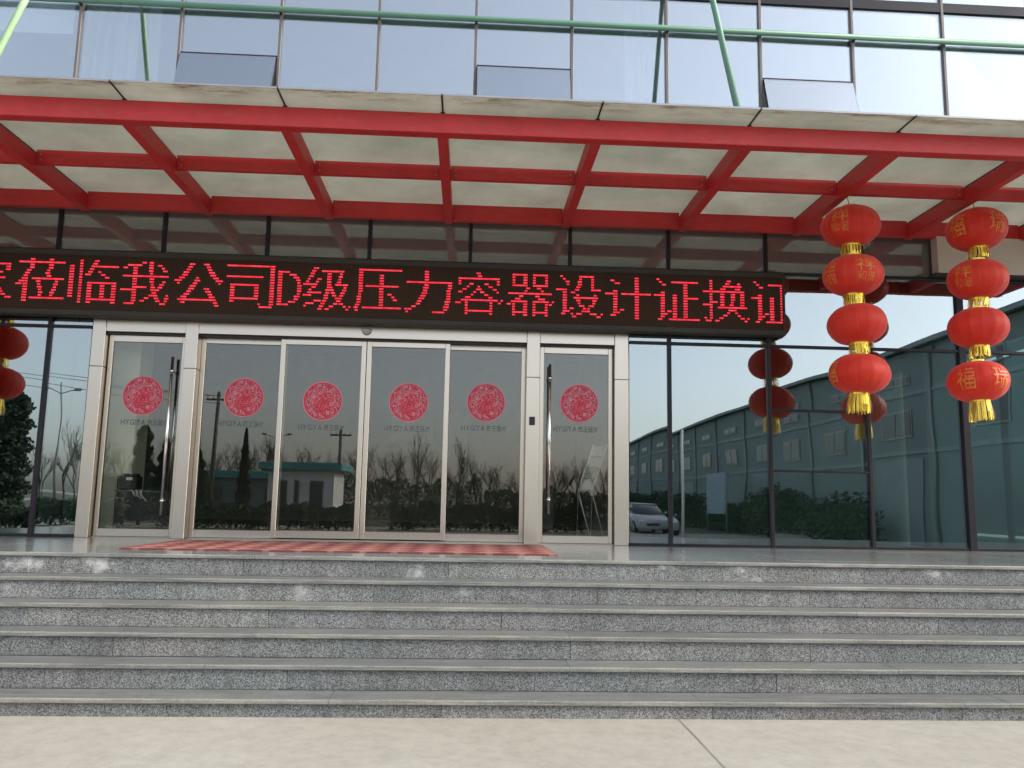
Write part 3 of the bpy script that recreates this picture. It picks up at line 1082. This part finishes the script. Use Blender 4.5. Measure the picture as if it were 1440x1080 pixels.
def lantern_string(x, y, centres, blocks, label):
    root = thing('lantern_string', (centres[0][0], y, 3.764), label, 'lanterns', 'red lantern strings under the canopy')
    xs = centres[0][0]
    tube('hanging_wire', [(xs - 0.02, y + 0.01, 3.766), (xs, y, centres[0][1] + RZ * 0.95 + 0.02)], 0.004, M['cord'], root, 6)
    for i, ((cx, cz), bl) in enumerate(zip(centres, blocks)):
        L = mesh_obj('lantern', body_me, None, root, (cx, y, cz))
        off = rnd.uniform(0, 0.39)
        L.rotation_euler = (math.radians(rnd.uniform(-2.5, 2.5)), math.radians(rnd.uniform(-3, 3)), 0)
        L.scale = (rnd.uniform(0.965, 1.02), rnd.uniform(0.97, 1.03), rnd.uniform(0.98, 1.02))
        rb = mesh_obj('ribs', rib_me, None, L, (cx, y, cz))
        rb.rotation_euler = (0, 0, off)
        top = mesh_obj('cap', cap_me, None, L, (cx, y, cz + RZ * 0.95 - 0.008))
        last = i == len(centres) - 1
        fr = mesh_obj('tassel' if last else 'fringe', tassel_me if last else collar_me[i % 2], None, L, (cx, y, cz - RZ * 0.95 + 0.008))
        fr.rotation_euler = (0, 0, rnd.uniform(0, 6))
        if not last:
            nx, nz = centres[i + 1]
            tube('link_wire', [(cx, y, cz - RZ * 0.9), (nx, y, nz + RZ * 0.97)], 0.01, M['cord'], root, 6)
        for ang, kind in bl:
            c_ = mesh_obj('gold_characters', char_block(kind), None, L, (cx, y, cz))
            # facing the steps is -Y; positive angles turn towards +X
            c_.rotation_euler = (0, 0, math.radians(-90 + ang - 27 - (6 if cx > 5 else 0)))
    return root
YL = -1.22
lantern_string(3.9, YL, [(3.898, 3.413), (3.906, 2.882), (3.923, 2.357), (3.931, 1.837)],
               [[(-20, 'a'), (150, 'b')], [(-50, 'c'), (27, 'a'), (170, 'b')], [(110, 'b'), (-130, 'a')], [(-62, 'b'), (120, 'a')]],
               'string of four red lanterns hung nearer to the end of the lit sign')
lantern_string(5.25, YL, [(5.272, 3.428), (5.250, 2.88), (5.222, 2.36), (5.183, 1.79)],
               [[(-40, 'b'), (42, 'c')], [(-27, 'a'), (130, 'b')], [(110, 'a'), (-130, 'b')], [(-22, 'b'), (47, 'c')]],
               'string of four red lanterns hanging in front of the beige fascia panel')
lantern_string(-6.06, YL, [(-6.06, 3.42), (-6.05, 2.88), (-6.06, 2.36), (-6.05, 1.84)],
               [[(-30, 'a')], [(0, 'b')], [(30, 'a')], [(10, 'b')]],
               'string of four red lanterns hanging before the round white column, mirrored in glass')
lantern_string(-7.33, YL, [(-7.33, 3.42), (-7.32, 2.88), (-7.33, 2.36), (-7.33, 1.84)],
               [[(-20, 'b')], [(40, 'a')], [(0, 'b')], [(20, 'a')]],
               'string of four red lanterns at the canopy end beyond the round white column')

# ------------------------------------------------------------------ mat
bm = bmesh.new()
nx_, ny_ = 60, 14
gr = [[bm.verts.new((-3.11 + 3.865 * i / nx_, -1.87 + 1.56 * j / ny_, 0.008 + 0.003 * noise.noise((i * 0.4, j * 0.5, 2)))) for i in range(nx_ + 1)] for j in range(ny_ + 1)]
for j in range(ny_):
    for i in range(nx_):
        bm.faces.new((gr[j][i], gr[j][i + 1], gr[j + 1][i + 1], gr[j + 1][i]))
ext = bmesh.ops.extrude_face_region(bm, geom=list(bm.faces))
for v in ext['geom']:
    if isinstance(v, bmesh.types.BMVert): v.co.z = 0.0015
bmesh.ops.recalc_face_normals(bm, faces=list(bm.faces))
tag(mesh_obj('door_mat', bm, M['mat']), 'long red and pink diamond patterned mat before the sliding doors', 'mat')

# ------------------------------------------------------------------ inside the glass
st = thing('brochure_stand', (1.35, 0.45, 0), 'sloping metal brochure stand on bent legs behind the hinged door', 'stand')
for dx_ in (0.0, 0.165):
    tube('leg', [(1.225 + dx_, 0.40, 0), (1.245 + dx_, 0.40, 0.60), (1.43 + dx_, 0.44, 1.17)], 0.010, M['standmetal'], st, 10)
    tube('rear_leg', [(1.25 + dx_, 0.42, 0.58), (1.43 + dx_, 0.6, 0.0)], 0.007, M['standmetal'], st, 8)
    tube('brace', [(1.35 + dx_, 0.43, 0.92), (1.44 + dx_, 0.56, 0.60)], 0.006, M['standmetal'], st, 8)
for i in range(4):
    f0, f1 = i / 4 + 0.015, (i + 1) / 4 - 0.015
    pts = [(1.252 + 0.175 * f, 0.40 + 0.04 * f, 0.62 + 0.54 * f) for f in (f0, f1)]
    bm = bmesh.new()
    q = [bm.verts.new(c) for c in (pts[0], (pts[0][0] + 0.155, pts[0][1], pts[0][2]), (pts[1][0] + 0.155, pts[1][1], pts[1][2]), pts[1])]
    f = bm.faces.new(q)
    e = bmesh.ops.extrude_face_region(bm, geom=[f])
    for v in e['geom']:
        if isinstance(v, bmesh.types.BMVert): v.co += Vector((0.004, 0.012, -0.004))
    bmesh.ops.recalc_face_normals(bm, faces=list(bm.faces))
    mesh_obj('leaflet_tray', bm, pm('tray_%d' % i, [(0.25, 0.27, 0.32), (0.12, 0.15, 0.1), (0.22, 0.2, 0.19), (0.3, 0.3, 0.28)][i], 0.4, var=0.3, scale=30), st)
ct = thing('cabinet', (-3.7, 0.44, 0), 'low black cabinet inside the hinged door beside the cream wall', 'cabinet')
box('body', -4.075, -3.36, 0.285, 0.48, 0.04, 0.50, M['black'], ct, 0.006)
box('top', -4.085, -3.35, 0.275, 0.49, 0.501, 0.522, pm('cabinet_top', (0.10, 0.14, 0.13), 0.25), ct, 0.004)
box('plinth', -4.06, -3.37, 0.30, 0.47, 0.0, 0.0395, M['black'], ct)
pr = thing('printer', (-3.96, 0.45, 0.522), 'small black printer standing on the low cabinet', 'printer')
box('body', -4.075, -3.85, 0.30, 0.48, 0.523, 0.685, M['black'], pr, 0.015)
box('lid', -4.03, -3.875, 0.32, 0.46, 0.686, 0.712, M['rubber'], pr, 0.008)
box('button_panel', -3.97, -3.90, 0.2935, 0.2995, 0.635, 0.668, M['white'], pr, 0.002)
bm = bmesh.new()
for s_ in range(3):
    rows = []
    for i in range(9):
        t = i / 8
        cxx = -3.91 + 0.05 * s_ + 0.07 * t + 0.01 * math.sin(6 * t + s_)
        rows.append([bm.verts.new((cxx + dxx, 0.270 - 0.012 * math.sin(t * 3) - 0.004 * k_, 0.527 - 0.125 * t * (0.6 + 0.4 * s_ / 2))) for k_, dxx in enumerate((0, 0.016, 0.032))])
    for a, b in zip(rows, rows[1:]):
        for k_ in range(2): bm.faces.new((a[k_], a[k_ + 1], b[k_ + 1], b[k_]))
bmesh.ops.solidify(bm, geom=list(bm.faces), thickness=0.004)
tag(mesh_obj('white_cloth', bm, M['white']), 'strips of white cloth hanging over the front of the low black cabinet', 'cloth')

def curtain(x0, x1, y, z0, z1, label, seed):
    bm = bmesh.new()
    n_ = 60
    prev = None
    for i in range(n_ + 1):
        t = i / n_
        x = x0 + (x1 - x0) * t
        w = 0.045 * math.sin(t * (x1 - x0) * 44 + seed) + 0.02 * math.sin(t * (x1 - x0) * 57 + seed * 2)
        cur = [bm.verts.new((x + 0.02 * math.sin(zz * 2 + seed), y + w * (0.6 + 0.5 * (z1 - zz) / (z1 - z0)), zz)) for zz in (z0, (z0 + z1) / 2, z1)]
        if prev:
            for a in range(2): bm.faces.new((prev[a], cur[a], cur[a + 1], prev[a + 1]))
        prev = cur
    bmesh.ops.solidify(bm, geom=list(bm.faces), thickness=0.003)
    o = mesh_obj('curtain', bm, M['curtain'], smooth=True)
    tag(o, label, 'curtain', 'upstairs curtains')
curtain(-4.95, -4.22, 0.20, 3.86, 6.88, 'wide white drape gathered upstairs beside a closed pane, above the round column', 1.0)
curtain(-4.13, -3.98, 0.22, 3.86, 6.88, 'narrow strip of white curtain upstairs next to the wide drape', 2.2)
curtain(1.75, 2.28, 0.20, 3.86, 6.88, 'white curtain upstairs beside the tie rod near the sign end', 3.1)
bl = box('roller_blind', -5.95, -4.99, 0.16, 0.17, 5.98, 6.88, M['curtain'], None)
tag(bl, 'half lowered pale roller blind upstairs beside the wide drape', 'blind')

# ------------------------------------------------------------------ yard behind the viewer (seen mirrored in the glass)
def bare_tree(seed, h):
    r_ = random.Random(seed)
    bt, bc = bmesh.new(), bmesh.new()
    def br(bm, p, d, l, r, lev):
        q = p + d * l
        mid = p + d * l * 0.5 + Vector((r_.uniform(-1, 1), r_.uniform(-1, 1), 0)) * l * 0.06
        a = d.orthogonal().normalized(); b = d.cross(a)
        k3 = 4 if lev < 2 else 3
        rings = []
        for pp, rr in ((p, r), (mid, r * 0.82), (q, r * 0.62)):
            rings.append([bm.verts.new(pp + (a * math.cos(t) + b * math.sin(t)) * rr) for t in (2 * math.pi * i / k3 for i in range(k3))])
        for r0, r1 in zip(rings, rings[1:]):
            for i in range(k3): bm.faces.new((r0[i], r0[(i + 1) % k3], r1[(i + 1) % k3], r1[i]))
        if lev >= 5: return
        for i in range(3 if lev < 3 else r_.choice((2, 3))):
            t = r_.uniform(0.45, 1.0) if i else 1.0
            nd = (d + Vector((r_.uniform(-1, 1), r_.uniform(-1, 1), r_.uniform(-0.1, 0.9))) * 0.6).normalized()
            br(bc, p.lerp(q, t), nd, l * r_.uniform(0.6, 0.82), max(0.004, r * 0.62), lev + 1)
    br(bt, Vector((0, 0, 0)), Vector((0, 0, 1)), h * 0.3, h * 0.011, 0)
    out = []
    for nm, bm in (('trunk', bt), ('crown', bc)):
        me = bpy.data.meshes.new(nm)
        bm.to_mesh(me); bm.free()
        me.materials.append(M['bark'])
        out.append(me)
    return out
btm = [bare_tree(s, 7.0) for s in (3, 11, 29)]
for i in range(56):
    x = -34 + i * 0.86 + rnd.uniform(-0.5, 0.5)
    y = -60 + rnd.uniform(-7, 7)
    r_ = thing('bare_tree', (x, y, ZG), 'leafless roadside tree in the row across the yard', 'tree', 'leafless trees across the yard')
    s = rnd.uniform(0.78, 1.12)
    if -6 < x < -1: s *= 1.05
    if x > 0: s *= 0.8
    r_.scale = (s, s, s)
    r_.rotation_euler = (0, 0, rnd.uniform(0, 6.28))
    for me in btm[i % 3]:
        o = bpy.data.objects.new(me.name, me)
        C.objects.link(o)
        o.parent = r_
def leaf_mass(n_, fn, size, seed, mat, name):
    r_ = random.Random(seed)
    bm = bmesh.new()
    for i in range(n_):
        p = fn(r_)
        d = Vector((r_.gauss(0, 1), r_.gauss(0, 1), r_.gauss(0, 1))).normalized()
        a = d.orthogonal().normalized() * size * r_.uniform(0.6, 1.4)
        b = d.cross(a).normalized() * size * r_.uniform(0.4, 0.9)
        bm.faces.new([bm.verts.new(p + q) for q in (-a, b, a, -b)])
    me = bpy.data.meshes.new(name)
    bm.to_mesh(me); bm.free()
    me.materials.append(mat)
    return me
def conifer_fn(h, rad, blunt):
    def f(r_):
        t = r_.random() ** 1.2
        a = r_.uniform(0, 6.283)
        prof = (1 - t) ** blunt * (0.82 + 0.25 * math.sin(t * 37 + a * 2))
        rr = rad * prof * r_.uniform(0.35, 1.0)
        return Vector((rr * math.cos(a), rr * math.sin(a), 0.25 + (h - 0.25) * t))
    return f
def conifer(x, y, h, rad, blunt, label, seed):
    r_ = thing('conifer', (x, y, ZG), label, 'tree', 'evergreens across the yard')
    tube('trunk', [(x, y, ZG), (x, y, ZG + h * 0.95)], [h * 0.02, 0.01], M['bark'], r_, 6)
    me = leaf_mass(int(1500 + 900 * h * rad), conifer_fn(h, rad, blunt), 0.10, seed, M['conifer'], 'crown')
    mesh_obj('crown', me, None, r_, (x, y, ZG))
conifer(-21.4, -30, 6.1, 1.05, 0.22, 'tall blunt dark cypress mirrored beside the lantern string', 1)
conifer(-15.35, -30, 4.6, 0.62, 0.22, 'dark column shaped cypress mirrored in the hinged door', 2)
conifer(-14.66, -45, 5.8, 0.62, 0.75, 'slim pointed cypress mirrored in the fixed door pane', 3)
conifer(-16.4, -41, 4.4, 1.5, 0.9, 'broad spreading cedar mirrored beside the pointed cypress', 4)
conifer(-18.6, -42, 4.9, 1.3, 0.8, 'bushy cedar between the blunt cypress and the spreading cedar', 5)
def hedge(x0, x1, y, h, seed, label, dep=1.2):
    def f(r_):
        x = r_.uniform(x0, x1)
        top = h * (0.8 + 0.3 * noise.noise((x * 0.9, seed, 0)) + 0.12 * noise.noise((x * 4, seed, 1)))
        return Vector((x, y + r_.uniform(-dep / 2, dep / 2), ZG + top * r_.random() ** 0.6))
    o = mesh_obj('hedge', leaf_mass(int(900 * (x1 - x0) ** 0.9), f, 0.085, seed, M['hedge'], 'hedge'), None)
    tag(o, label, 'hedge', 'dark hedges along the yard')
hedge(-26, -14.6, -26, 1.25, 1, 'dark evergreen hedge in front of the blunt cypress')
hedge(-13.4, -4.6, -27, 1.35, 2, 'dark evergreen hedge in front of the gatehouse')
hedge(-3.6, 5.4, -29, 1.5, 3, 'dark evergreen hedge facing the sliding doors')
hedge(-30, -12.4, -57, 3.6, 4, 'tall dark thicket under the bare trees behind the low shed', 3.0)
hedge(-12.2, 1.0, -50, 3.4, 5, 'tall dark thicket under the bare trees behind the gatehouse', 3.0)
hedge(1.2, 13.5, -52, 2.6, 6, 'lower dark thicket under the bare trees beside the workshop', 3.0)
for i, yy in enumerate((-20, -27, -35, -44, -55)):
    ln_ = (5.5, 6, 7, 9, 11)[i]
    def f(r_, yy=yy, ln_=ln_, i=i):
        y = yy - r_.random() * ln_
        top = (1.9, 2.7, 2.0, 2.9, 2.6)[i] * (0.7 + 0.5 * noise.noise((y * 0.8, i, 3)))
        return Vector((14.6 + r_.uniform(-0.7, 0.7), y, ZG + max(0.2, top) * r_.random() ** 0.6))
    tag(mesh_obj('shrub', leaf_mass(3200 + 800 * i, f, 0.09, 40 + i, M['hedge'], 'shrub'), None), 'shrub bed along the green workshop wall, %s from the office' % ('first', 'second', 'third', 'fourth', 'fifth')[i], 'shrubs', 'shrub beds along the workshop')

# workshop hall running away on the right
H = thing('workshop_hall', (20, -40, ZG), 'long pale green workshop hall with two rows of windows mirrored in glass', 'building')
HX, HY0, HY1, HZ = 16.0, -12.0, -74.0, 6.2
box('wall', HX, HX + 14, HY1, HY0, ZG, HZ, M['hallwall'], H, 0.0)
bm = bmesh.new()
pr_ = [(HX - 0.35, HZ + 0.002), (HX + 7, HZ + 1.3), (HX + 14.35, HZ + 0.002), (HX + 14.35, HZ + 0.15), (HX + 7, HZ + 1.45), (HX - 0.35, HZ + 0.15)]
a = [bm.verts.new((x, HY1 - 0.3, z)) for x, z in pr_]
b = [bm.verts.new((x, HY0 + 0.3, z)) for x, z in pr_]
for i in range(6):
    bm.faces.new((a[i], a[(i + 1) % 6], b[(i + 1) % 6], b[i]))
bm.faces.new(a); bm.faces.new(b[::-1])
bmesh.ops.recalc_face_normals(bm, faces=list(bm.faces))
mesh_obj('roof', bm, M['hallroof'], H)
y = HY0 - 2.0
i = 0
while y > HY1 + 3:
    for z0, z1 in ((3.05, 4.05), (5.0, 5.4)):
        f = box('window', HX - 0.05, HX - 0.001, y - 2.0, y, z0, z1, M['greypole'], H)
        box('pane', HX - 0.07, HX - 0.0505, y - 1.92, y - 1.04, z0 + 0.08, z1 - 0.08, M['darkglass'], f)
        box('pane', HX - 0.07, HX - 0.0505, y - 0.96, y - 0.08, z0 + 0.08, z1 - 0.08, M['darkglass'], f)
    if i % 3 == 1:
        box('workshop_door', HX - 0.06, HX - 0.001, y - 2.6, y + 0.6, ZG, 2.3, M['hallroof'], H)
    tube('downpipe', [(HX - 0.07, y + 1.4, ZG), (HX - 0.07, y + 1.4, HZ)], 0.055, M['greypole'], H, 8)
    y -= 5.2
    i += 1
for z in (2.45, 4.55):
    box('string_course', HX - 0.045, HX - 0.001, HY1, HY0, z, z + 0.16, M['hallroof'], H)

# gatehouse
G = thing('gatehouse', (-10, -42, ZG), 'small white gatehouse with teal overhanging roof slab across the yard', 'building')
box('wall', -11.9, -8.0, -44, -40, ZG, 2.05, M['white'], G)
box('roof', -12.4, -7.5, -44.5, -39.5, 2.051, 2.5, M['teal'], G, 0.03)
for x0, x1, z0 in ((-11.4, -10.7, 0.1), (-10.3, -10.0, 0.1), (-9.4, -8.6, ZG + 0.05)):
    f = box('door' if z0 < 0 else 'window', x0, x1, -39.999, -39.95, z0, 1.45, M['greypole'], G)
    box('pane', x0 + 0.06, x1 - 0.06, -39.949, -39.93, z0 + 0.06, 1.39, M['darkglass'], f)
G2 = thing('long_shed', (-16, -52, ZG), 'low grey shed with teal roof behind the gatehouse', 'building')
box('wall', -19.5, -13.0, -56, -52, ZG, 1.75, M['hallwall'], G2)
box('roof', -20, -12.6, -56.4, -51.6, 1.751, 2.3, M['teal'], G2, 0.03)
for x0 in (-19, -17, -15):
    f = box('window', x0, x0 + 1.1, -51.999, -51.95, 0.1, 1.2, M['greypole'], G2)
    box('pane', x0 + 0.06, x0 + 1.04, -51.949, -51.93, 0.16, 1.14, M['darkglass'], f)

# street lamps, poles, wires
def lamp(x, y, h, label, s=1.0):
    L = thing('street_lamp', (x, y, ZG), label, 'street lamp', 'double armed lamps across the yard')
    tube('pole', [(x, y, ZG), (x, y, h + 0.25)], [0.075, 0.04], M['greypole'], L, 8)
    for sg in (-1, 1):
        tube('arm', [(x, y, h - 0.35), (x + sg * 0.35 * s, y, h - 0.2), (x + sg * 0.62 * s, y, h - 0.1)], 0.025, M['greypole'], L, 6)
        bm = bmesh.new()
        bm_tube(bm, [(0, 0, 0), (sg * 0.12, 0, 0.03), (sg * 0.34, 0, 0.06), (sg * 0.42, 0, 0.07)], [0.03, 0.075, 0.07, 0.02], 8)
        mesh_obj('lamp_head', bm, M['greypole'], L, (x + sg * 0.62 * s, y, h - 0.1), True)
lamp(-21.7, -35, 5.85, 'double armed street lamp mirrored beside the round column')
lamp(-13.83, -50, 4.95, 'double armed street lamp mirrored above the gatehouse', 1.1)
def upole(x, y, h, label, lean=0.0):
    U = thing('utility_pole', (x, y, ZG), label, 'utility pole', 'utility poles across the yard')
    tube('pole', [(x, y, ZG), (x + lean, y, h)], [0.14, 0.09], M['woodpole'], U, 8)
    box('crossarm', x + lean - 0.7, x + lean + 0.7, y - 0.16, y - 0.095, h - 0.45, h - 0.35, M['woodpole'], U)
    for dx_ in (-0.6, -0.3, 0.3, 0.6):
        tube('insulator', [(x + lean + dx_, y - 0.13, h - 0.349), (x + lean + dx_, y - 0.13, h - 0.2)], 0.04, M['white'], U, 8)
upole(-8.5, -45, 4.95, 'utility pole with crossarm rising beside the gatehouse')
upole(-13.7, -35, 6.0, 'leaning utility pole standing behind the column shaped cypress', 0.12)
upole(-33.5, -33, 8.6, 'tall utility pole at the far end of the overhead wires')
for i, (dz, lbl) in enumerate(((0.0, 'topmost overhead wire'), (-0.45, 'second overhead wire'), (-0.85, 'lowest overhead wire'))):
    pts = []
    for k in range(17):
        t = k / 16
        x = -33.5 + t * 19.9
        pts.append((x, -33 - 2 * t - 0.13, 8.4 + dz + (5.8 - 8.4 + (0.45 if i else 0)) * t - 1.2 * 4 * t * (1 - t) * 0.35))
    tag(tube('overhead_wire', pts, 0.014, M['cord'], None, 5), lbl + ' sagging between the yard poles', 'wire', 'overhead wires')
tag(tube('white_post', [(9.05, -26, ZG), (9.05, -26, 3.8)], [0.07, 0.06], M['white'], None, 10), 'plain white post standing beside the parked white car', 'post')

# notice board by the workshop
NB = thing('yard_board', (15.0, -36, ZG), 'pale blue yard notice board before the workshop wall', 'board')
for yy in (-38.0, -34.4):
    tube('leg', [(13.6, yy, ZG), (13.6, yy, 2.3)], 0.05, M['greypole'], NB, 8)
box('panel', 13.53, 13.59, -37.9, -34.5, 0.1, 2.3, M['paleblue'], NB, 0.01)

# parked car
CA = thing('parked_car', (9.1, -31.5, ZG), 'white parked hatchback car facing the entrance', 'car')
CX, CY = 9.1, -31.9
def loft(prof_list, mat, name, parent, closed=True):
    bm = bmesh.new()
    rings = [[bm.verts.new(p) for p in ring] for ring in prof_list]
    for a, b in zip(rings, rings[1:]):
        for k in range(len(a)):
            bm.faces.new((a[k], a[(k + 1) % len(a)], b[(k + 1) % len(a)], b[k]))
    bm.faces.new(rings[0]); bm.faces.new(rings[-1][::-1])
    bmesh.ops.recalc_face_normals(bm, faces=list(bm.faces))
    return mesh_obj(name, bm, mat, parent, (CX, CY, ZG), True)
def sect(y, w, z0, z1, cr_=0.08):
    return [(-w + cr_, y, z0), (w - cr_, y, z0), (w, y, z0 + cr_), (w, y, z1 - cr_), (w - cr_, y, z1), (-w + cr_, y, z1), (-w, y, z1 - cr_), (-w, y, z0 + cr_)]
body = loft([sect(1.95, 0.70, 0.28, 0.62), sect(1.85, 0.80, 0.22, 0.72), sect(1.0, 0.85, 0.2, 0.90), sect(0.7, 0.86, 0.2, 0.95), sect(-1.4, 0.86, 0.2, 0.97), sect(-1.9, 0.80, 0.25, 0.9), sect(-1.98, 0.74, 0.3, 0.8)], M['carpaint'], 'body', CA)
cab = loft([sect(0.78, 0.76, 0.93, 0.98, 0.02), sect(0.1, 0.66, 0.93, 1.40, 0.1), sect(-0.9, 0.66, 0.93, 1.44, 0.1), sect(-1.6, 0.64, 0.93, 1.30, 0.1), sect(-1.85, 0.70, 0.92, 0.97, 0.02)], M['darkglass'], 'cabin_glass', CA)
rf_ = loft([sect(0.08, 0.62, 1.385, 1.42, 0.015), sect(-0.9, 0.62, 1.425, 1.46, 0.015), sect(-1.55, 0.60, 1.30, 1.335, 0.015)], M['carpaint'], 'roof', CA)
for sx_ in (-1, 1):
    for wy in (1.25, -1.25):
        wr = tube('wheel', [(CX + sx_ * 0.70, CY + wy, ZG + 0.3), (CX + sx_ * 0.885, CY + wy, ZG + 0.3)], 0.3, M['rubber'], CA, 22, False)
        tube('rim', [(CX + sx_ * 0.86, CY + wy, ZG + 0.3), (CX + sx_ * 0.892, CY + wy, ZG + 0.3)], 0.19, M['alu'], wr, 16, False)
    box('headlight', CX + sx_ * 0.56 - 0.14, CX + sx_ * 0.56 + 0.14, CY + 1.86, CY + 1.93, ZG + 0.56, ZG + 0.68, M['alu'], CA, 0.02)
    box('mirror', CX + sx_ * 0.93 - 0.07, CX + sx_ * 0.93 + 0.07, CY + 0.55, CY + 0.62, ZG + 0.95, ZG + 1.06, M['carpaint'], CA, 0.02)
box('grille', CX - 0.32, CX + 0.32, CY + 1.92, CY + 1.97, ZG + 0.40, ZG + 0.54, M['rubber'], CA, 0.01)
